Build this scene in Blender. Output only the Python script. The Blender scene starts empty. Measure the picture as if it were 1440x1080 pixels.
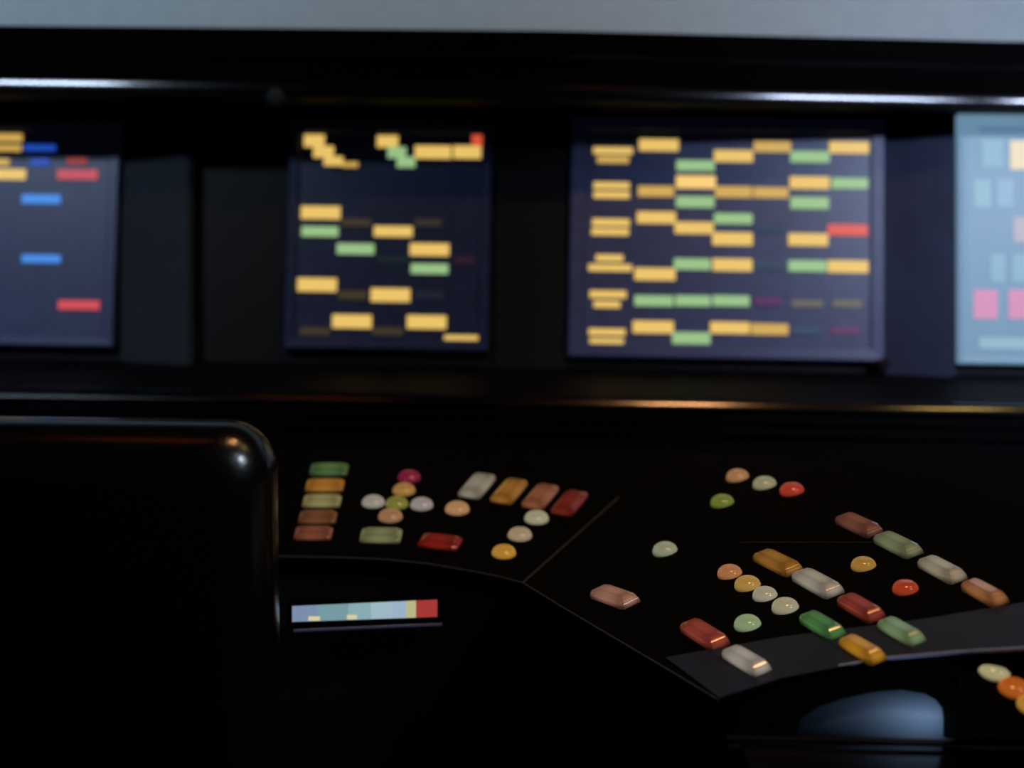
import bpy, bmesh, math, random
from mathutils import Vector as V, Matrix

scene = bpy.context.scene
random.seed(4)

# ------------------------------------------------------------------ camera
FPX = 1980.0                      # focal length in pixels of the 1440x1080 frame
PITCH = math.radians(-6.0)
ROLL = math.radians(0.8)
CAM_LOC = V((0.0, -3.6, 1.40))
cam_data = bpy.data.cameras.new('camera')
cam_data.sensor_width = 36.0
cam_data.lens = FPX / 1440.0 * 36.0
cam_data.clip_start = 0.05
cam_data.dof.use_dof = True
cam_data.dof.focus_distance = 2.10
cam_data.dof.aperture_fstop = cam_data.lens / 1000.0 / 0.029
cam = bpy.data.objects.new('camera', cam_data)
scene.collection.objects.link(cam)
ROT = (Matrix.Rotation(math.radians(90) + PITCH, 3, 'X') @ Matrix.Rotation(ROLL, 3, 'Z'))
cam.matrix_world = Matrix.Translation(CAM_LOC) @ ROT.to_4x4()
scene.camera = cam

# ------------------------------------------------------------------ world, exposure
world = bpy.data.worlds.new('dark_room')
scene.world = world
world.use_nodes = True
world.node_tree.nodes['Background'].inputs[0].default_value = (0.35, 0.45, 0.6, 1)
world.node_tree.nodes['Background'].inputs[1].default_value = 0.0015
scene.view_settings.view_transform = 'Standard'
scene.view_settings.look = 'None'
scene.view_settings.exposure = 0.0
scene.view_settings.gamma = 1.0
scene.view_settings.use_curve_mapping = False


def area_lamp(name, loc, target, sx, sy, energy, color, spread=180):
    l = bpy.data.lights.new(name, 'AREA')
    l.shape = 'RECTANGLE'
    l.size = sx
    l.size_y = sy
    l.energy = energy
    l.color = color
    l.spread = math.radians(spread)
    o = bpy.data.objects.new(name, l)
    scene.collection.objects.link(o)
    o.location = loc
    o.rotation_euler = (V(target) - V(loc)).to_track_quat('-Z', 'Y').to_euler()
    return o


# unseen ceiling lamps behind the viewer; lamps added for upper wall and chair
area_lamp('unseen_ceiling_lamp', (-2.60, -3.4, 3.75), (-1.6, 0.0, 1.45), 0.7, 0.22, 6.5, (0.62, 0.78, 1.0), 50)
area_lamp('unseen_ceiling_lamp', (2.20, -3.5, 3.10), (1.5, 0.0, 1.4), 0.85, 0.22, 9.0, (0.60, 0.72, 1.0), 44)
area_lamp('added_wall_wash_lamp', (-0.6, -0.40, 2.40), (-0.6, 0.13, 2.15), 4.6, 0.10, 6.2, (0.70, 0.86, 1.0), 140)  # unseen lamp added to wash the upper wall
area_lamp('unseen_ceiling_lamp', (2.3, -3.5, 3.25), (-0.35, -1.8, 1.1), 0.35, 0.3, 1.6, (0.72, 0.85, 1.0), 36)  # added lamp that only makes the chair corner highlight
# unseen warm lamps added to draw streaks on the ledge and chair rim
area_lamp('added_streak_lamp', (0.62, -2.0, 3.6), (0.45, -0.9, 0.9), 0.36, 0.08, 8.0, (1.0, 0.46, 0.18), 100)
area_lamp('added_streak_lamp', (1.80, -2.0, 3.6), (1.2, -0.9, 0.9), 0.40, 0.06, 2.4, (1.0, 0.66, 0.2), 100)
area_lamp('added_streak_lamp', (-1.00, -2.0, 3.6), (-0.8, -0.9, 0.9), 0.60, 0.05, 0.18, (1.0, 0.2, 0.06), 100)

# ------------------------------------------------------------------ helpers
col = scene.collection


def ray(px, py):
    d = V(((px - 720.0) / FPX, -(py - 540.0) / FPX, -1.0))
    return ROT @ d


def hit(px, py, P, n):
    d = ray(px, py)
    t = (P - CAM_LOC).dot(n) / d.dot(n)
    return CAM_LOC + d * t


def atdepth(px, py, depth):
    d = ray(px, py)
    return CAM_LOC + d * (depth / d.y)


def proj(p):
    q = ROT.transposed() @ (V(p) - CAM_LOC)
    return (720 + FPX * q.x / -q.z, 540 - FPX * q.y / -q.z)


def lin(c):
    def f(x):
        x /= 255.0
        return x / 12.92 if x <= 0.04045 else ((x + 0.055) / 1.055) ** 2.4
    return tuple(f(x) for x in c)


MATS = {}


def mat(name, base, rough=0.5, spec=0.5, emit=None, strength=0.0, coat=0.0, noise=0.0, nscale=60.0,
        bump=0.0, metallic=0.0, transmission=0.0):
    """base and emit are sRGB 0..255 triples"""
    if name in MATS:
        return MATS[name]
    m = bpy.data.materials.new(name)
    m.use_nodes = True
    nt = m.node_tree
    b = nt.nodes['Principled BSDF']
    bc = lin(base)
    b.inputs['Base Color'].default_value = (*bc, 1)
    b.inputs['Roughness'].default_value = rough
    b.inputs['Specular IOR Level'].default_value = spec
    b.inputs['Metallic'].default_value = metallic
    b.inputs['Coat Weight'].default_value = coat
    b.inputs['Coat Roughness'].default_value = 0.12
    if emit is not None:
        b.inputs['Emission Color'].default_value = (*lin(emit), 1)
        b.inputs['Emission Strength'].default_value = strength
    if noise > 0 or bump > 0:
        tc = nt.nodes.new('ShaderNodeTexCoord')
        nz = nt.nodes.new('ShaderNodeTexNoise')
        nz.inputs['Scale'].default_value = nscale
        nz.inputs['Detail'].default_value = 4
        nt.links.new(tc.outputs['Object'], nz.inputs['Vector'])
        if noise > 0:
            r = nt.nodes.new('ShaderNodeValToRGB')
            r.color_ramp.elements[0].position = 0.3
            r.color_ramp.elements[1].position = 0.7
            r.color_ramp.elements[0].color = (*[x * (1 - noise) for x in bc], 1)
            r.color_ramp.elements[1].color = (*[x * (1 + noise) for x in bc], 1)
            nt.links.new(nz.outputs['Fac'], r.inputs['Fac'])
            nt.links.new(r.outputs['Color'], b.inputs['Base Color'])
            if emit is not None:
                r2 = nt.nodes.new('ShaderNodeMath')
                r2.operation = 'MULTIPLY_ADD'
                r2.inputs[1].default_value = 2 * noise * strength
                r2.inputs[2].default_value = strength * (1 - noise)
                nt.links.new(nz.outputs['Fac'], r2.inputs[0])
                nt.links.new(r2.outputs[0], b.inputs['Emission Strength'])
        if bump > 0:
            bp = nt.nodes.new('ShaderNodeBump')
            bp.inputs['Strength'].default_value = bump
            bp.inputs['Distance'].default_value = 0.002
            nt.links.new(nz.outputs['Fac'], bp.inputs['Height'])
            nt.links.new(bp.outputs['Normal'], b.inputs['Normal'])
    MATS[name] = m
    return m


def tag(o, label=None, cat=None, group=None, kind=None):
    if label:
        o['label'] = label
    if cat:
        o['category'] = cat
    if group:
        o['group'] = group
    if kind:
        o['kind'] = kind
    return o


def empty(name, loc, label, cat, group=None):
    o = bpy.data.objects.new(name, None)
    o.empty_display_size = 0.1
    col.objects.link(o)
    o.location = loc
    return tag(o, label, cat, group)


def link(name, me, parent=None, m=None, mw=None, label=None):
    """link mesh; mw = world matrix (roots are translated only, so local = T(-loc) @ mw)"""
    o = bpy.data.objects.new(name, me)
    col.objects.link(o)
    if m is not None:
        if not me.materials:
            me.materials.append(m)
        if me.materials[0] != m:
            o.material_slots[0].link = 'OBJECT'
            o.material_slots[0].material = m
    mw = mw if mw is not None else Matrix.Identity(4)
    base = V((0, 0, 0))
    q = parent
    while q is not None:
        base += V(q.location) if q.type == 'EMPTY' else V((0, 0, 0))
        q = q.parent
    if parent is not None:
        o.parent = parent
    o.matrix_basis = Matrix.Translation(-base) @ mw
    if label:
        o['label'] = label
    return o


def finish(bm, smooth=False, angle=None):
    bmesh.ops.remove_doubles(bm, verts=bm.verts, dist=1e-6)
    bmesh.ops.recalc_face_normals(bm, faces=bm.faces)
    me = bpy.data.meshes.new('mesh')
    bm.to_mesh(me)
    bm.free()
    if smooth:
        for p in me.polygons:
            p.use_smooth = True
        if angle is not None:
            me.set_sharp_from_angle(angle=math.radians(angle))
    return me


def box_mesh(sx, sy, sz, bev=0.0, seg=2, center=True):
    bm = bmesh.new()
    bmesh.ops.create_cube(bm, size=1.0)
    for v in bm.verts:
        v.co = V((v.co.x * sx, v.co.y * sy, v.co.z * sz))
    if bev > 0:
        bmesh.ops.bevel(bm, geom=list(bm.edges), offset=bev, segments=seg, profile=0.5, affect='EDGES')
    return finish(bm, bev > 0, 40)


def frame(P, n, u=None):
    """matrix with columns u (sideways), v (up the surface), n (outward)"""
    n = n.normalized()
    if u is None:
        u = V((0, 0, 1)).cross(n)
    u = (u - n * u.dot(n)).normalized()
    v = n.cross(u)
    m = Matrix((u, v, n)).transposed().to_4x4()
    m.translation = P
    return m


def sweep(path, profile, closed=True):
    """path: list of (point, outward dir in plan toward the viewer); profile: list of (toward viewer, z)"""
    bm = bmesh.new()
    rings = []
    for p, d in path:
        ring = [bm.verts.new((p.x + d.x * a, p.y + d.y * a, z)) for a, z in (profile(p) if callable(profile) else profile)]
        rings.append(ring)
    k = len(rings[0])
    for a, b in zip(rings, rings[1:]):
        for i in range(k if closed else k - 1):
            j = (i + 1) % k
            bm.faces.new((a[i], a[j], b[j], b[i]))
    if closed:
        bm.faces.new(rings[0])
        bm.faces.new(rings[-1])
    return finish(bm, True, 30)


def slab(top, thick, n=None, bev=0.0):
    """polygon of world points extruded by thick against its normal"""
    n = n or (top[1] - top[0]).cross(top[2] - top[1]).normalized()
    if n.z < 0 and abs(n.z) > 0.02:
        n = -n
    bm = bmesh.new()
    a = [bm.verts.new(p) for p in top]
    b = [bm.verts.new(p - n * thick) for p in top]
    bm.faces.new(a)
    bm.faces.new(b[::-1])
    for i in range(len(a)):
        j = (i + 1) % len(a)
        bm.faces.new((a[i], b[i], b[j], a[j]))
    if bev > 0:
        bmesh.ops.recalc_face_normals(bm, faces=bm.faces)
        bmesh.ops.bevel(bm, geom=list(bm.edges), offset=bev, segments=2, profile=0.5, affect='EDGES')
        return finish(bm, True, 40)
    return finish(bm)


def tube(points, r, seg=8):
    bm = bmesh.new()
    rings = []
    for i, p in enumerate(points):
        t = (points[min(i + 1, len(points) - 1)] - points[max(i - 1, 0)]).normalized()
        s = t.cross(V((0, 0, 1))).normalized()
        w = s.cross(t)
        rings.append([bm.verts.new(p + (s * math.cos(a) + w * math.sin(a)) * r)
                      for a in [2 * math.pi * k / seg for k in range(seg)]])
    for a, b in zip(rings, rings[1:]):
        for k in range(seg):
            bm.faces.new((a[k], a[(k + 1) % seg], b[(k + 1) % seg], b[k]))
    bm.faces.new(rings[0])
    bm.faces.new(rings[-1])
    return finish(bm, True, 50)


def lathe(profile, seg=20):
    bm = bmesh.new()
    rings = []
    for r, z in profile:
        if r < 1e-6:
            rings.append([bm.verts.new((0, 0, z))])
        else:
            rings.append([bm.verts.new((r * math.cos(2 * math.pi * k / seg), r * math.sin(2 * math.pi * k / seg), z))
                          for k in range(seg)])
    for a, b in zip(rings, rings[1:]):
        for k in range(seg):
            k2 = (k + 1) % seg
            if len(a) == 1 and len(b) == 1:
                continue
            if len(b) == 1:
                bm.faces.new((a[k], a[k2], b[0]))
            elif len(a) == 1:
                bm.faces.new((a[0], b[k2], b[k]))
            else:
                bm.faces.new((a[k], a[k2], b[k2], b[k]))
    return finish(bm, True, 60)


# ------------------------------------------------------------------ materials
M_GREY = mat('pale_grey_paint', (150, 164, 170), rough=0.8, spec=0.2, noise=0.04, nscale=25, bump=0.05)
M_BLACK = mat('black_gloss_paint', (4, 4, 5), rough=0.12, spec=0.5, noise=0.2, nscale=14)
M_NOSE = mat('black_nosing_gloss', (4, 4, 5), rough=0.13, spec=0.5, noise=0.2, nscale=14)
M_UNDER = mat('black_matt_paint', (6, 6, 7), rough=0.7, spec=0.15, noise=0.2, nscale=20)
M_WALL = mat('charcoal_wall', (9, 9, 10), rough=0.6, spec=0.2, noise=0.15, nscale=18)
M_PILLAR = mat('pillar_painted_lit', (29, 36, 46), rough=0.6, spec=0.15, noise=0.18, nscale=22)  # slate tone stands in for light on the pillar's lit side
M_PILLAR2 = mat('pillar_painted_blue_light', (24, 31, 56), rough=0.6, spec=0.15, noise=0.2, nscale=16)  # bluer tone stands in for blue light falling on the right pillar
M_SILL = mat('black_sill_lacquer', (3, 3, 5), rough=0.6, spec=0.08, noise=0.25, nscale=20)
M_CONSOLE = mat('black_console_laminate', (4, 4, 5), rough=0.85, spec=0.04, noise=0.2, nscale=30)
M_APRON = mat('black_apron_laminate', (14, 15, 16), rough=0.6, spec=0.2, noise=0.25, nscale=12)
M_TRIM = mat('console_edge_trim', (44, 48, 54), rough=0.45, spec=0.4, noise=0.1, nscale=40)
M_BAND = mat('band_reflection_paint', (28, 40, 62), rough=0.55, spec=0.3, noise=0.15, nscale=25)  # colour imitates a light band mirrored in the console top
M_VINYL = mat('black_chair_vinyl', (8, 8, 9), rough=0.22, spec=0.5, bump=0.15, nscale=180)
M_METAL = mat('dark_chair_metal', (40, 41, 44), rough=0.35, spec=0.5, metallic=0.8, noise=0.1)
M_FLOOR = mat('dark_carpet', (16, 17, 19), rough=0.95, spec=0.05, noise=0.3, nscale=90, bump=0.4)

# ------------------------------------------------------------------ setting: floor, walls, soffit, ledge
TILT = math.radians(10)
WALL_Z = 1.40


def wall_y(x):
    return -0.12 * max(0.0, abs(x) - 1.9) ** 2 - 0.03 * x


def path(x0, x1, n, fy=wall_y):
    out = []
    for i in range(n + 1):
        x = x0 + (x1 - x0) * i / n
        out.append((V((x, fy(x), 0)), V((0, -1, 0))))
    return out


fl = bmesh.new()
bmesh.ops.create_cube(fl, size=1.0)
for v in fl.verts:
    v.co = V((v.co.x * 8, v.co.y * 9 - 3.0, v.co.z * 0.1 - 0.05))
tag(link('floor', finish(fl), None, M_FLOOR), kind='structure')

tw = math.tan(TILT)
wall_prof = [(-(z - WALL_Z) * tw - 0.012, z) for z in (0.0, 1.0, 1.5, 1.855)] + [(-0.30, 1.855), (-0.30, 0.0)]
wall_prof[0] = (0.06, 0.0)
tag(link('wall_back', sweep(path(-2.8, 2.8, 56), wall_prof), None, M_WALL), kind='structure')
tag(link('wall_upper', sweep(path(-2.8, 2.8, 56), [(-0.13, 1.860), (-0.13, 3.6), (-0.30, 3.6), (-0.30, 1.860)]), None, M_GREY),
    kind='structure')


def overhang(x):
    t = min(1.0, max(0.0, (x - 0.1) / 1.1))
    return 0.22 - 0.11 * t


def soffit_prof(p):
    o = overhang(p.x)
    pr = [(-0.125, 1.724), (o - 0.008, 1.719), (o - 0.002, 1.721), (o, 1.726)]
    r = 0.10                                             # gently rounded nose, catches the ceiling lamps
    for k in range(0, 8):
        a = math.radians(1 + 2.2 * k)
        pr.append((o - r + r * math.cos(a), 1.726 + r * math.sin(a)))
    pr += [(o - 0.030, 1.757), (o - 0.026, 1.814), (o - 0.020, 1.818), (o - 0.020, 1.825), (o - 0.026, 1.829),
           (o - 0.022, 1.884), (-0.125, 1.884)]
    return pr


soffit = tag(link('trim_1', sweep(path(-2.8, 2.8, 80), soffit_prof), None, M_BLACK), kind='structure')
soffit.data.materials.append(M_UNDER)
for f in soffit.data.polygons:
    if f.normal.z < -0.2:
        f.material_index = 1
SD = atdepth(388, 138, 3.6 - overhang(-0.6) + wall_y(-0.6) + 0.004)  # dull dome put in for a vague grey smudge on the soffit
link('smudge_dome', lathe([(0.0, 0.0), (0.024, 0.0), (0.023, 0.004), (0.016, 0.011), (0.0, 0.014)], 20), soffit,
     mat('smudge_grey', (34, 42, 44), rough=0.8, spec=0.1, noise=0.1), frame(SD, V((0, -1, 0))), label='small dull grey dome put in for a vague smudge on the soffit')


LO = 0.42


def ledge_prof(p):
    o = LO - 0.012
    return [(-0.05, 1.06), (0.035, 1.072), (o - 0.03, 1.034), (o, 1.028), (o, 0.985), (o - 0.01, 0.975),
            (o - 0.01, 0.955), (o - 0.02, 0.945), (o - 0.02, 0.60), (-0.05, 0.60)]


def nose_prof(p):
    r = 0.075                                            # rounded lip, shaped to catch the added warm lamps
    pr = [(LO - 0.045, 1.012), (LO - 0.045, 1.0362), (LO - 0.015, 1.0360)]
    for k in range(8):
        a = math.radians(42 - 2.4 * k)
        pr.append((LO - 0.066 + r * math.cos(a), 0.9855 + r * math.sin(a)))
    pr += [(LO - 0.004, 1.012)]
    return pr


ledge = tag(link('trim_2', sweep(path(-2.8, 2.8, 80), ledge_prof), None, M_SILL), kind='structure')
link('nosing', sweep(path(-2.8, 2.8, 80), nose_prof), ledge, M_NOSE, label='glossy black rounded nosing of the ledge')

# ------------------------------------------------------------------ display screens in the wall
N_MID = V((0, -math.cos(TILT), math.sin(TILT)))


def facet(px, py, yaw, off=0.0):
    """a facet of the wall: point on the wall below pixel column px, turned by yaw degrees"""
    d = ray(px, py)
    P = CAM_LOC + d * (3.6 / d.y)
    for _ in range(6):
        yy = wall_y(P.x) + (P.z - WALL_Z) * tw
        P = CAM_LOC + d * ((yy + 3.6) / d.y)
    n = Matrix.Rotation(math.radians(yaw), 3, 'Z') @ N_MID
    return P + n * (0.022 + off), n


AMBER, AMB2, AMBD = (234, 194, 104), (208, 168, 86), (62, 52, 38)
GREEN, GRND = (152, 192, 134), (30, 46, 44)
BLUE, BLU2 = (70, 138, 226), (32, 76, 178)
RED, REDD, RED2 = (206, 74, 84), (74, 28, 46), (222, 88, 74)
BARMESH = box_mesh(1, 1, 1, 0.0)


def bar_mesh():
    """a rounded light bar, unit size"""
    bm = bmesh.new()
    bmesh.ops.create_cube(bm, size=1.0)
    return finish(bm)


NAMES = {AMBER: 'amber', AMB2: 'dull amber', AMBD: 'unlit amber', GREEN: 'pale green', GRND: 'unlit green', BLUE: 'bright blue',
         BLU2: 'deep blue', RED: 'rose red', REDD: 'unlit red', RED2: 'coral red'}


def lamp_mat(c):
    return mat('lit_bar_%d_%d_%d' % c, [x * 0.25 for x in c], rough=0.4, spec=0.2, emit=c, strength=1.0)


def display(label, quad, yaw, face, bars, face_emit, border=18, latch=None, bez=None, rim=None):
    """quad: x0, x1, y_top, y_bottom in photo pixels -> real rectangle on the wall facet"""
    x0, x1, y0, y1 = quad
    cx, cy = (x0 + x1) / 2, (y0 + y1) / 2
    P, n = facet(cx, cy, yaw)
    M = frame(P, n)
    u, v = M.col[0].to_3d(), M.col[1].to_3d()
    L, Rr = hit(x0, cy, P, n), hit(x1, cy, P, n)
    T, B = hit(cx, y0, P, n), hit(cx, y1, P, n)
    a0, a1 = (L - P).dot(u), (Rr - P).dot(u)
    b0, b1 = (B - P).dot(v), (T - P).dot(v)
    W, H = a1 - a0, b1 - b0
    C = P + u * (a0 + a1) / 2 + v * (b0 + b1) / 2
    root = empty('display_screen', C - v * H / 2 - n * 0.02, label, 'screen')
    bw = border * (C - CAM_LOC).length / FPX
    # border frame: four mitred, chamfered strips in one ring
    bm = bmesh.new()
    prof = [(0, -0.022), (0, 0.002), (0.004, 0.006), (bw - 0.004, 0.005), (bw, -0.001), (bw, -0.022)]
    rings = []
    for sx, sy in ((-1, -1), (1, -1), (1, 1), (-1, 1)):
        rings.append([bm.verts.new((sx * (W / 2 - i), sy * (H / 2 - i), z)) for i, z in prof])
    for k in range(4):
        A, Bq = rings[k], rings[(k + 1) % 4]
        for i in range(len(prof)):
            j = (i + 1) % len(prof)
            bm.faces.new((A[i], A[j], Bq[j], Bq[i]))
    MC = frame(C, n)
    link('bezel', finish(bm), root, bez or face, MC)
    link('screen_face', box_mesh(W - 2 * bw + 0.002, H - 2 * bw + 0.002, 0.016), root, face, MC @ Matrix.Translation((0, 0, -0.010)))
    for bx, by, w, h, c in bars:
        Q = hit(bx, by, P, n)
        s = (Q - CAM_LOC).dot(ROT @ V((0, 0, -1))) / FPX
        Mb = frame(Q + n * 0.0, n) @ Matrix.Diagonal((w * s * 0.95, h * s / math.cos(TILT) * 0.83, 0.006, 1))
        link('light_bar', BARMESH, root, lamp_mat(c), Mb, label=(NAMES.get(c, 'lit') + ' light bar'))
    if latch:
        Q = hit(latch[0], latch[1], P, n)
        link('corner_latch', box_mesh(0.034, 0.026, 0.03, 0.008), root, M_UNDER, frame(Q + n * 0.01, n))
    return root


F1 = mat('blue_grey_screen_glass', (60, 70, 104), rough=0.35, spec=0.3, noise=0.1, nscale=30, emit=(40, 46, 76), strength=0.03)
F2 = mat('smoked_screen_glass', (32, 42, 74), rough=0.35, spec=0.3, noise=0.15, nscale=30, emit=(12, 14, 26), strength=0.15)
F3 = mat('navy_screen_glass', (62, 70, 104), rough=0.35, spec=0.3, noise=0.12, nscale=30, emit=(24, 28, 56), strength=0.08)
F4 = mat('pale_blue_backlit_screen', (46, 58, 72), rough=0.4, spec=0.3, noise=0.05, nscale=12, emit=(112, 148, 176), strength=0.85)

bars1 = [(-2, 193.5, 70, 13, AMB2), (-2, 208, 68, 10, AMB2), (56, 208, 46, 10, BLU2), (-8, 228, 44, 11, AMB2), (56, 228, 27, 11, BLU2),
         (108, 227, 29, 10, (150, 52, 44)), (2, 245, 72, 17, AMBER), (109, 245.5, 60, 16, (192, 74, 88)), (58, 280, 57, 15, BLUE), (58, 364, 57, 13, BLUE),
         (111, 429, 61, 15, RED), (-60, 280, 57, 15, BLUE), (-60, 330, 57, 15, AMBER), (-60, 429, 57, 15, RED)]
bars2 = [(442, 198, 30, 20, AMBER), (455, 213.5, 30, 19, AMBER), (469, 226.5, 28, 15, AMBER), (492, 231.5, 24, 8, AMB2),
         (545, 199, 31, 19, AMBER), (558, 214.5, 27, 18, GREEN), (571, 228, 27, 17, GREEN), (609, 214, 54, 21, AMBER), (657, 214, 41, 21, AMBER),
         (673, 198, 20, 19, (214, 84, 56)),
         (451, 299, 58, 21, AMBER), (501, 313, 44, 12, AMBD), (602, 313, 40, 12, (50, 46, 40)),
         (450, 325.5, 54, 16, GREEN), (553, 325.5, 57, 17, AMBER), (500, 350, 55, 17, GREEN), (604, 351, 58, 20, AMBER), (604, 378, 55, 16, GREEN),
         (553, 365, 45, 12, (22, 34, 38)), (653, 366, 30, 12, (46, 24, 40)),
         (446, 400.5, 58, 22, AMBER), (496, 415, 42, 14, AMBD), (549, 415, 58, 22, AMBER), (603, 415, 44, 13, (26, 34, 46)),
         (495, 452, 58, 22, AMBER), (600, 453, 58, 22, AMBER), (443, 466, 44, 13, (60, 50, 38)), (545, 466, 46, 13, (60, 50, 38)), (649, 475, 51, 8, AMBER)]
A, G = AMBER, GREEN
bars3 = [(862, 212, 58, 11, A), (862, 224.5, 47, 11, AMB2), (860, 261, 53, 11, A), (860, 274, 53, 11, A), (859, 313, 55, 12, A),
         (858, 326, 55, 11, A), (857, 363, 40, 11, A), (858, 376.5, 64, 11, A), (855, 414, 54, 12, A), (853.5, 428, 39, 11, A), (853.5, 467, 54, 11, A),
         (853, 480, 50, 10, A),
         (926.5, 204, 58, 19, A), (922.5, 269, 53, 17, AMB2), (923, 306, 57, 19, A), (921, 385.5, 60, 20, A), (919.5, 423, 57, 17, G), (918.5, 460, 60, 20, A),
         (978, 233, 56, 17, G), (978.5, 256, 58, 21, (250, 206, 122)), (977.5, 284, 56, 18, G), (976, 320.5, 57, 19, A), (973.5, 371.5, 54, 18, G),
         (974.5, 423, 52, 17, G), (972, 475.5, 56, 19, G),
         (1031.5, 219.5, 57, 19, A), (1031.5, 270, 54, 18, AMB2), (1031, 307.5, 56, 17, G), (1030, 336, 59, 21, A), (1030, 372.5, 58, 20, A),
         (1028, 423, 54, 17, G), (1026.5, 461, 58, 19, A),
         (1086, 206.5, 54, 17, AMB2), (1084, 271, 51, 17, AMB2), (1081, 321, 46, 14, (42, 58, 80)), (1081, 373, 46, 14, (46, 64, 84)),
         (1080, 424, 40, 14, (84, 44, 88)), (1082.5, 463, 54, 18, AMB2),
         (1139, 220.5, 57, 18, G), (1138.5, 257, 58, 20, A), (1138.5, 285.5, 56, 19, G), (1136.5, 337, 58, 20, A), (1135.5, 374, 56, 18, G),
         (1135, 427, 46, 12, (100, 96, 88)), (1133, 465, 44, 12, (50, 70, 94)),
         (1194, 207.5, 58, 19, A), (1195, 258, 53, 17, G), (1192, 323.5, 58, 18, RED2), (1192.5, 375, 59, 20, A), (1191.5, 427, 42, 12, (104, 100, 88)),
         (1189, 465, 42, 12, (92, 54, 92))]
PINK = (206, 138, 176)
NAMES.update({PINK: 'pink'})
bars4 = [(1440, 183, 130, 9, (88, 122, 158)), (1438, 218, 36, 48, (228, 214, 176)), (1395, 216, 30, 46, (134, 174, 194)),
         (1381, 272, 24, 46, (138, 178, 196)), (1413, 272, 24, 46, (138, 172, 200)), (1440, 323, 30, 42, (176, 172, 184)),
         (1403, 377, 20, 46, (132, 172, 192)), (1436, 377, 26, 46, (132, 172, 192)), (1386, 428, 34, 48, PINK), (1436, 428, 36, 48, PINK),
         (1440, 483, 130, 18, (142, 178, 194)), (1490, 272, 24, 46, (138, 178, 196)), (1490, 428, 34, 48, PINK)]

display('blue-grey screen with blue and red bars, above the chair, cut by the left edge', (-210, 165, 168, 485), -1.7, F1, bars1, None, 14)
display('smoked dark screen with amber and green bars, directly right of the dark pillars', (403, 690, 172, 492), -1.7, F2, bars2, None, 16)
display('wide navy screen with seven columns of amber and green bars', (801, 1244, 166, 505), -1.7, F3, bars3, None, 20, latch=(1240, 512))
display('pale blue backlit screen with pink blocks at the right edge', (1348, 1580, 162, 512), -1.7, F4, bars4, None, 10)

# pillars between the screens: two leaning facets each, parts of the back wall
wall_back = bpy.data.objects['wall_back']


def pillar(cols, y0, y1, m):
    """cols: list of (pixel column, proud); one prismatic piece on the wall"""
    bm = bmesh.new()
    rows = []
    for py in (y0, y1):
        r = []
        for px, off in cols:
            P, n = facet(px, (y0 + y1) / 2, 0)
            Q = hit(px, py, P, n)
            r.append((Q + n * (off - 0.022), Q - n * 0.030))
        rows.append(r)
    fr = [[bm.verts.new(a) for a, b in r] for r in rows]
    bk = [[bm.verts.new(b) for a, b in r] for r in rows]
    k = len(cols)
    for i in range(k - 1):
        bm.faces.new((fr[0][i], fr[0][i + 1], fr[1][i + 1], fr[1][i]))
        bm.faces.new((bk[0][i], bk[1][i], bk[1][i + 1], bk[0][i + 1]))
        bm.faces.new((fr[0][i], bk[0][i], bk[0][i + 1], fr[0][i + 1]))
        bm.faces.new((fr[1][i], fr[1][i + 1], bk[1][i + 1], bk[1][i]))
    bm.faces.new((fr[0][0], fr[1][0], bk[1][0], bk[0][0]))
    bm.faces.new((fr[0][-1], bk[0][-1], bk[1][-1], fr[1][-1]))
    o = bpy.data.objects.new('pillar', finish(bm, True, 25))
    o.data.materials.append(m)
    col.objects.link(o)
    o.parent = wall_back
    return o


pillar([(167, 0.005), (250, 0.034), (266, 0.036), (272, 0.030), (275, -0.006)], 160, 532, M_PILLAR)
pillar([(694, 0.004), (745, 0.012), (797, 0.004)], 160, 520, M_UNDER)
pillar([(1248, 0.004), (1275, 0.006), (1320, 0.022), (1344, 0.020)], 150, 535, M_PILLAR2)

# ------------------------------------------------------------------ consoles
CT = math.radians(15)
NL = V((0, -math.sin(CT), math.cos(CT)))
PL = atdepth(560, 789, 2.40)


def onL(px, py):
    return hit(px, py, PL, NL)


S1, S2 = onL(735, 820), onL(870, 700)
# right section: shares the seam and has a level front edge running towards the viewer
_c = ray(1010, 985)
CORNER = CAM_LOC + _c * ((S1.z - CAM_LOC.z) / _c.z)
NR = (S2 - S1).cross(CORNER - S1).normalized()
if NR.z < 0:
    NR = -NR


def onR(px, py):
    return hit(px, py, S1, NR)


def jelly(c, core=0.55, edge=0.14):
    """translucent coloured button with a bulb inside: its body gives off light, most at the middle"""
    name = 'jelly_%d_%d_%d' % c
    if name in MATS:
        return MATS[name]
    m = mat(name, [min(255, x * 0.6) for x in c], rough=0.2, spec=0.5, coat=0.4, emit=c, strength=edge)
    nt = m.node_tree
    b = nt.nodes['Principled BSDF']
    tc = nt.nodes.new('ShaderNodeTexCoord')
    ln = nt.nodes.new('ShaderNodeVectorMath')
    ln.operation = 'LENGTH'
    nt.links.new(tc.outputs['Generated'], ln.inputs[0])
    sub = nt.nodes.new('ShaderNodeVectorMath')
    sub.operation = 'SUBTRACT'
    sub.inputs[1].default_value = (0.5, 0.5, 0.5)
    nt.links.new(tc.outputs['Generated'], sub.inputs[0])
    nt.links.new(sub.outputs[0], ln.inputs[0])
    mr = nt.nodes.new('ShaderNodeMapRange')
    mr.interpolation_type = 'SMOOTHSTEP'
    mr.inputs['From Min'].default_value = 0.40
    mr.inputs['From Max'].default_value = 0.75
    mr.inputs['To Min'].default_value = core
    mr.inputs['To Max'].default_value = edge * 0.5
    nt.links.new(ln.outputs['Value'], mr.inputs['Value'])
    nt.links.new(mr.outputs[0], b.inputs['Emission Strength'])
    return m


DOME = lathe([(0.0, 0.0), (0.98, 0.0), (1.0, 0.10), (0.97, 0.32), (0.86, 0.56), (0.68, 0.72), (0.45, 0.80), (0.0, 0.83)], 18)


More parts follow.
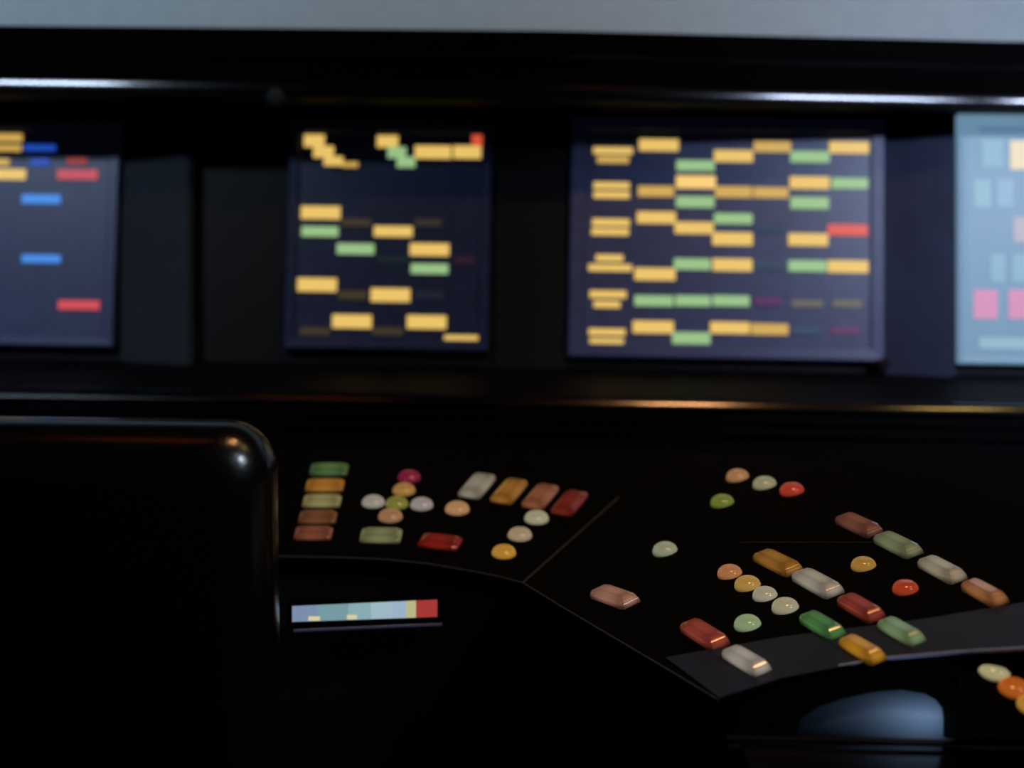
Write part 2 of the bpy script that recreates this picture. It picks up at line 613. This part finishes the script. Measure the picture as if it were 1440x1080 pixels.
def gem_mesh():
    """cushion-cut rectangular button, unit footprint, height 1"""
    bm = bmesh.new()
    lev = [(0.50, 0.50, 0.0, 0.08), (0.50, 0.50, 0.35, 0.10), (0.45, 0.42, 0.75, 0.10), (0.34, 0.24, 1.0, 0.06)]
    rings = []
    for ax, ay, z, c in lev:
        pts = [(ax, ay - c), (ax - c, ay), (-ax + c, ay), (-ax, ay - c), (-ax, -ay + c), (-ax + c, -ay), (ax - c, -ay), (ax, -ay + c)]
        rings.append([bm.verts.new((x, y, z)) for x, y in pts])
    for a, b in zip(rings, rings[1:]):
        for i in range(8):
            bm.faces.new((a[i], a[(i + 1) % 8], b[(i + 1) % 8], b[i]))
    bm.faces.new(rings[-1])
    bm.faces.new(rings[0][::-1])
    return finish(bm, True, 28)


GEM = gem_mesh()


def scale_at(p):
    return (p - CAM_LOC).dot(ROT @ V((0, 0, -1))) / FPX


def dome(root, on, n, px, py, w, c, name, h=0.9):
    P = on(px, py + 3)
    s = scale_at(P) * w * 1.06 / 2
    link('dome_button', DOME, root, jelly(c), frame(P - n * s * 0.12, (n + NL * 2).normalized()) @ Matrix.Diagonal((s, s, s * h, 1)), label=name + ' dome button')


def gem(root, on, n, px, py, a, ratio, c, name, hh=0.011, lk=0.96):
    P = on(px, py + 2)
    e = on(px + a[0] / 2, py + 2 + a[1] / 2) - on(px - a[0] / 2, py + 2 - a[1] / 2)
    L = e.length * lk
    link('oblong_button', GEM, root, jelly(c), frame(P, n, e) @ Matrix.Diagonal((L, L * ratio, hh, 1)), label=name + ' oblong button')


# left section: trapezoid with a curved front edge
front_px = [(60, 792), (200, 786), (330, 783), (400, 783), (470, 784), (540, 787), (600, 793), (660, 803), (700, 811), (735, 820)]
frontL = [onL(*p) for p in front_px]
backR, backL = onL(945, 634), onL(40, 628)
rootL = empty('control_console', V((frontL[3].x, frontL[3].y, 0)), 'black console section right of the chair, with a curved front edge and many coloured buttons', 'console')
link('top_panel', slab(frontL + [backR, backL], 0.03, NL), rootL, M_CONSOLE)
# apron: vertical face hanging from the front edge


def apron(pts, z0, z1, th, toward):
    bm = bmesh.new()
    rows = []
    for p in pts:
        q = V((p.x, p.y, 0)) + toward * th
        rows.append([bm.verts.new((p.x, p.y, z1(p))), bm.verts.new((p.x, p.y, z0)), bm.verts.new((q.x, q.y, z0)), bm.verts.new((q.x, q.y, z1(p)))])
    for a, b in zip(rows, rows[1:]):
        for i in range(4):
            bm.faces.new((a[i], a[(i + 1) % 4], b[(i + 1) % 4], b[i]))
    bm.faces.new(rows[0])
    bm.faces.new(rows[-1])
    return finish(bm, True, 30)


link('front_apron', apron([V((p.x, p.y + 0.012, p.z)) for p in frontL], 0.0, lambda p: p.z - 0.031, 0.04, V((0, 1, 0))), rootL, M_APRON)
link('edge_trim', tube(frontL, 0.0022), rootL, M_TRIM, label='thin grey trim along the front edge')
link('seam_trim', tube([S1, S2], 0.0022), rootL, M_TRIM, label='thin grey trim along the slanting seam')
for (x, y, c, nm) in [(463, 660, (84, 122, 72), 'green'), (457, 682.5, (190, 128, 52), 'amber'), (453, 704.5, (166, 158, 104), 'straw yellow'),
                      (447, 727.5, (128, 80, 48), 'brown'), (441, 750, (140, 80, 60), 'brick red')]:
    gem(rootL, onL, NL, x, y, (55, 0), 0.68, c, nm)
gem(rootL, onL, NL, 536, 753, (60, 1), 0.70, (140, 146, 100), 'olive')
gem(rootL, onL, NL, 619, 762, (58, 7), 0.66, (140, 34, 26), 'dark red')
for (x, y, c, nm) in [(671, 683, (170, 164, 146), 'milky white'), (716, 690.5, (176, 122, 50), 'honey'), (760, 698, (160, 98, 66), 'copper'),
                      (801, 707, (128, 42, 32), 'maroon')]:
    gem(rootL, onL, NL, x, y, (27, -32), 0.44, c, nm)
for (x, y, c, nm) in [(575.5, 670, (140, 28, 66), 'magenta'), (568, 688, (190, 142, 76), 'tan'), (525, 705, (180, 176, 160), 'white'),
                      (558, 707, (140, 140, 58), 'olive'), (593, 708.5, (178, 168, 164), 'greyish white'), (549, 725, (180, 134, 92), 'peach'),
                      (643, 714.5, (206, 158, 108), 'light peach'), (754.5, 727.5, (190, 186, 154), 'cream'), (731, 751, (188, 170, 136), 'beige'),
                      (708.5, 775.5, (214, 158, 62), 'golden')]:
    dome(rootL, onL, NL, x, y, 31 if y < 712 else 33, c, nm)

# right section
polyR_px = [(735, 820), (785, 851), (935, 940), (1010, 985), (1100, 955), (1245, 927), (1440, 913), (1560, 906)]
far = [(1560, 760), (1300, 664), (1100, 640), (945, 634)]
ptsR = [onR(*p) for p in polyR_px]
ptsR_far = [onR(*p) for p in far]
rootR = empty('control_console', V((CORNER.x, CORNER.y, 0)), 'black angled console section on the right with slanting rows of oblong buttons', 'console')
link('top_panel', slab(ptsR + ptsR_far, 0.03, NR), rootR, M_CONSOLE)
inward = V((0.5, 0.6, 0)).normalized()
link('front_apron', apron([p - NR * 0.031 + inward * 0.012 for p in ptsR[:4]], 0.0, lambda p: p.z, 0.04, inward), rootR, M_APRON)
link('edge_trim', tube([p for p in ptsR[:4]], 0.0020), rootR, M_TRIM, label='thin grey trim along the front edge')
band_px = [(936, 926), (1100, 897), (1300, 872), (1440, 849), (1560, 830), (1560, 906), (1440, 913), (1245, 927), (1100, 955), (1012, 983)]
link('painted_reflection', slab([onR(*p) + NR * 0.002 for p in band_px], 0.003, NR), rootR, M_BAND, label='slate blue painted reflection along the near edge')  # thin plate painted as a reflection on the console top
M_RIM = mat('rim_painted_highlight', (150, 170, 220), rough=0.3, spec=0.5, noise=0.1, nscale=40)  # rim colour brightened in place of light falling on it
link('rim_strip', tube([onR(*p) + NR * 0.001 for p in [(1180, 938), (1245, 927), (1340, 919), (1440, 913), (1560, 906)]], 0.0026), rootR, M_RIM, label='rim along the near edge, highlight painted in')
link('panel_line', tube([onR(1040, 763), onR(1236, 763)], 0.0010), rootR, M_TRIM)
for (x, y, a, c, nm) in [(1208, 740, (54, 25), (132, 80, 64), 'brown'), (1263, 768, (56, 28), (136, 146, 108), 'sage green'), (1325, 803, (56, 30), (178, 166, 138), 'cream'),
                         (1385, 836, (54, 30), (180, 120, 72), 'orange'), (1094, 793, (56, 28), (172, 118, 44), 'honey amber'), (1150, 822, (58, 32), (186, 178, 158), 'milky white'),
                         (1211, 857, (54, 32), (156, 60, 44), 'red'), (1268, 891, (56, 32), (136, 164, 116), 'pale green'), (1157, 882, (52, 32), (84, 142, 76), 'bright green'),
                         (1213, 916, (54, 32), (214, 150, 40), 'golden yellow'), (865, 841, (56, 20), (186, 132, 110), 'salmon'), (991, 894, (54, 34), (168, 72, 56), 'red and pink'),
                         (1050, 932, (56, 34), (196, 188, 174), 'silver white')]:
    gem(rootR, onR, NR, x, y, a, 0.33 if nm != 'salmon' else 0.38, c, nm, 0.016, 0.86)
for (x, y, w, c, nm) in [(1037, 669.5, 31, (190, 140, 92), 'tan'), (1075, 680, 32, (172, 168, 132), 'pale straw'), (1113.5, 689, 33, (190, 66, 46), 'coral red'),
                         (1015.5, 705.5, 32, (124, 142, 60), 'leaf green'), (935, 773, 34, (168, 174, 144), 'pale grey green'), (1026, 805, 34, (202, 134, 84), 'apricot'),
                         (1051, 821.5, 36, (202, 160, 82), 'golden'), (1075.5, 836, 34, (190, 182, 154), 'ivory'), (1104, 853, 37, (190, 184, 148), 'cream'),
                         (1051, 877, 37, (160, 186, 138), 'mint green'), (1214, 794, 34, (190, 142, 66), 'amber'), (1273, 827, 35, (190, 70, 40), 'vermilion')]:
    dome(rootR, onR, NR, x, y, w, c, nm, 1.0)

# ------------------------------------------------------------------ near side unit with arched alcove, shelf and dome buttons
DN = (CORNER - CAM_LOC).dot(V((0, 1, 0))) - 0.02      # depth of its face from the camera
NF = V((0, -math.cos(math.radians(12)), math.sin(math.radians(12))))
PF = atdepth(1230, 1000, DN)


def onF(px, py):
    return hit(px, py, PF, NF)


rootN = empty('side_unit', V((onF(1250, 1040).x, onF(1250, 1040).y, 0)), 'black side unit in the lower right corner with an arched blue-lit recess and shelf', 'console')
# face with an arched opening
out_px = [(1030, 1036), (1036, 1000), (1100, 968), (1245, 934), (1440, 921), (1580, 915), (1580, 1046)]
arch = [(1120, 1036), (1125, 1012), (1150, 994), (1187, 982), (1230, 973), (1267, 970), (1302, 976), (1320, 986), (1329, 998), (1331, 1012), (1331, 1038)]
bm = bmesh.new()
ov = [bm.verts.new(onF(*p)) for p in out_px]
av = [bm.verts.new(onF(*p)) for p in arch]
pairs = [(0, 0), (0, 1), (1, 2), (2, 3), (3, 4), (3, 5), (4, 6), (4, 7), (5, 8), (5, 9), (6, 10)]
for (o0, a0), (o1, a1) in zip(pairs, pairs[1:]):
    if o0 == o1:
        bm.faces.new((ov[o0], av[a0], av[a1]))
    else:
        bm.faces.new((ov[o0], av[a0], av[a1], ov[o1]))
geo = bmesh.ops.extrude_face_region(bm, geom=list(bm.faces))
for g in geo['geom']:
    if isinstance(g, bmesh.types.BMVert):
        g.co = g.co - NF * 0.012
link('face_panel', finish(bm), rootN, M_CONSOLE)
# recessed curved reflector behind the arch
M_REFL = mat('blue_grey_reflector', (120, 138, 160), rough=0.5, spec=0.3, noise=0.05, nscale=10)
bm = bmesh.new()
rows = []
for py in (955, 1046):
    r = []
    for px in range(1090, 1351, 20):
        t = (px - 1090) / 260.0
        r.append(bm.verts.new(onF(px, py) - NF * (0.014 + 0.05 * (1 - t) ** 1.5)))
    rows.append(r)
for i in range(len(rows[0]) - 1):
    bm.faces.new((rows[0][i], rows[0][i + 1], rows[1][i + 1], rows[1][i]))
me = finish(bm, True)
o = link('arched_reflector', me, rootN, M_REFL, label='blue-grey curved reflector in the arched recess')
sm = o.modifiers.new('thickness', 'SOLIDIFY')
sm.thickness = 0.003
sm.offset = -1
# rail and shelf
link('rail', tube([onF(1020, 1036) + V((0, -0.006, 0)), onF(1330, 1042) + V((0, -0.006, 0)), onF(1580, 1048) + V((0, -0.006, 0))], 0.0036), rootN, M_UNDER)
M_SHELF = mat('glossy_shelf', (16, 17, 20), rough=0.14, spec=0.9, noise=0.1, nscale=15)
sh0, sh1 = onF(1042, 1043), onF(1580, 1052)
sh = [sh0 + V((0, 0.0, -0.002)), sh1 + V((0, 0, -0.002)), sh1 + V((0, -0.22, -0.02)), sh0 + V((0, -0.22, -0.02))]
link('shelf', slab(sh, 0.02, V((0, -0.08, 1)).normalized()), rootN, M_SHELF, label='glossy black shelf under the arched recess')
lo = [onF(1030, 1062), onF(1580, 1070)]
link('plinth', apron([V((p.x, p.y + 0.01, p.z)) for p in lo], 0.0, lambda p: p.z, 0.05, V((0, 1, 0))), rootN, M_APRON)
NB = V((-0.05, -math.sin(math.radians(26)), math.cos(math.radians(26)))).normalized()
PB = atdepth(1400, 950, DN - 0.03)


def onB(px, py):
    return hit(px, py, PB, NB)


link('button_panel', slab([onB(*p) for p in [(1346, 1036), (1346, 930), (1580, 921), (1580, 1040)]], 0.012, NB, 0.003), rootN, M_CONSOLE)
for (x, y, w, c, nm) in [(1398, 941, 42, (214, 204, 152), 'cream'), (1426, 966, 42, (216, 110, 40), 'orange'), (1452, 990, 42, (214, 160, 66), 'amber')]:
    dome(rootN, onB, NB, x, y, w, c, nm, 0.8)
# unseen lamp added to brighten the recess
area_lamp('added_recess_lamp', tuple(onF(1298, 1033) + NF * 0.035), tuple(onF(1285, 1000)), 0.07, 0.01, 0.022, (0.62, 0.78, 1.0), 150)

# ------------------------------------------------------------------ indicator strip under the left console edge
NS = V((0.03, -math.cos(math.radians(20)), math.sin(math.radians(20)))).normalized()
PS = atdepth(512, 860, 2.33)


def onS(px, py):
    return hit(px, py, PS, NS)


rootS = empty('indicator_strip', onS(512, 884), 'narrow lit strip with pale blue, yellow and red segments under the console edge', 'indicator')
hp = [onS(402, 886), onS(404, 846), onS(622, 836), onS(624, 876)]
link('housing', slab([p - NS * 0.002 for p in hp], 0.03, NS), rootS, M_CONSOLE)
segs = [(411, 446, (128, 146, 178)), (446, 490, (122, 160, 168)), (490, 522, (140, 178, 184)), (522, 552, (164, 192, 204)), (552, 571, (160, 184, 206)),
        (571, 585, (192, 190, 140)), (585, 615, (170, 58, 56))]
nms = ['grey blue', 'teal', 'pale aqua', 'icy blue', 'light blue', 'pale yellow', 'red']
for (x0, x1, c), nm in zip(segs, nms):
    def yt(x):
        return 852.5 - (x - 411) * 0.045

    def yb(x):
        return 874.5 - (x - 411) * 0.035
    q = [onS(x0, yb(x0)), onS(x1, yb(x1)), onS(x1, yt(x1)), onS(x0, yt(x0))]
    link('segment', slab([p + NS * 0.002 for p in q], 0.004, NS), rootS,
         mat('segment_%d_%d_%d' % c, [k * 0.3 for k in c], rough=0.35, spec=0.3, emit=c, strength=0.9), label=nm + ' lit segment')
for (x, y, w) in [(442, 870, 16), (495, 868, 14)]:
    Q = onS(x, y)
    s = scale_at(Q)
    link('marker', BARMESH, rootS, lamp_mat((214, 204, 156)), frame(Q + NS * 0.001, NS) @ Matrix.Diagonal((w * s, 6 * s, 0.006, 1)), label='small cream marker')
link('lip', tube([onS(414, 888) + NS * 0.008, onS(622, 879) + NS * 0.008], 0.0035), rootS, mat('lip_gloss', (84, 98, 140), rough=0.2, spec=0.7), label='glossy lip below the strip')

# ------------------------------------------------------------------ chair in front of the console
CD = 1.78
top_r = atdepth(375, 602, CD)
cw, cdp, chh = 0.60, 0.16, 0.62
ccx = top_r.x - cw / 2
cz = top_r.z
cy = CAM_LOC.y + CD + cdp / 2
rootC = empty('swivel_chair', V((ccx, cy + 0.22, 0)), 'black vinyl swivel chair with a broad rounded back at the left', 'chair')


def rbox(sx, sy, sz, r1, r2, taper=0.0):
    """box with strongly rounded outline (r1, seen from the front) and softened faces (r2)"""
    bm = bmesh.new()
    n = 8
    pts = []
    for qx, qz, a0 in ((1, 1, 0), (-1, 1, 90), (-1, -1, 180), (1, -1, 270)):
        for k in range(n + 1):
            a = math.radians(a0 + 90 * k / n)
            pts.append(((qx * (sx / 2 - r1)) + r1 * math.cos(a), (qz * (sz / 2 - r1)) + r1 * math.sin(a), qx, qz))
    rings = []
    m = 6
    for side in (-1, 1):
        for k in range(m + 1):
            b = math.radians(90 * k / m)
            ins = r2 * (1 - (math.sin(b) if side == -1 else math.cos(b)))
            y = side * (sy / 2 - r2) + (-r2 * math.cos(b) if side == -1 else r2 * math.sin(b))
            fx, fz = (sx / 2 - ins) / (sx / 2), (sz / 2 - ins) / (sz / 2)
            rings.append([bm.verts.new((x * fx, y, z * fz)) for x, z, _, _ in pts])
    for a, b in zip(rings, rings[1:]):
        for i in range(len(pts)):
            j = (i + 1) % len(pts)
            bm.faces.new((a[i], a[j], b[j], b[i]))
    bm.faces.new(rings[0])
    bm.faces.new(rings[-1])
    return finish(bm, True, 50)


link('backrest', rbox(cw, cdp, chh, 0.066, 0.070), rootC, M_VINYL, Matrix.Translation((ccx, cy, cz - chh / 2)) @ Matrix.Rotation(math.radians(3), 4, 'X'))
link('seat', rbox(0.56, 0.46, 0.11, 0.05, 0.04), rootC, M_VINYL, Matrix.Translation((ccx, cy + 0.24, 0.46)))
link('post', lathe([(0.0, 0.06), (0.05, 0.06), (0.045, 0.10), (0.03, 0.12), (0.03, 0.38), (0.07, 0.405), (0.0, 0.405)]), rootC, M_METAL, Matrix.Translation((ccx, cy + 0.24, 0)))
link('bracket', box_mesh(0.10, 0.05, 0.26, 0.01), rootC, M_METAL, Matrix.Translation((ccx, cy + 0.035, 0.52)))
for k in range(4):
    a = math.radians(45 + 90 * k)
    c, s = math.cos(a), math.sin(a)
    P0 = V((ccx + 0.03 * c, cy + 0.24 + 0.03 * s, 0.085))
    P1 = V((ccx + 0.28 * c, cy + 0.24 + 0.28 * s, 0.028))
    link('leg', tube([P0, (P0 + P1) / 2 + V((0, 0, 0.006)), P1, P1 + V((c * 0.01, s * 0.01, -0.01))], 0.017), rootC, M_METAL)
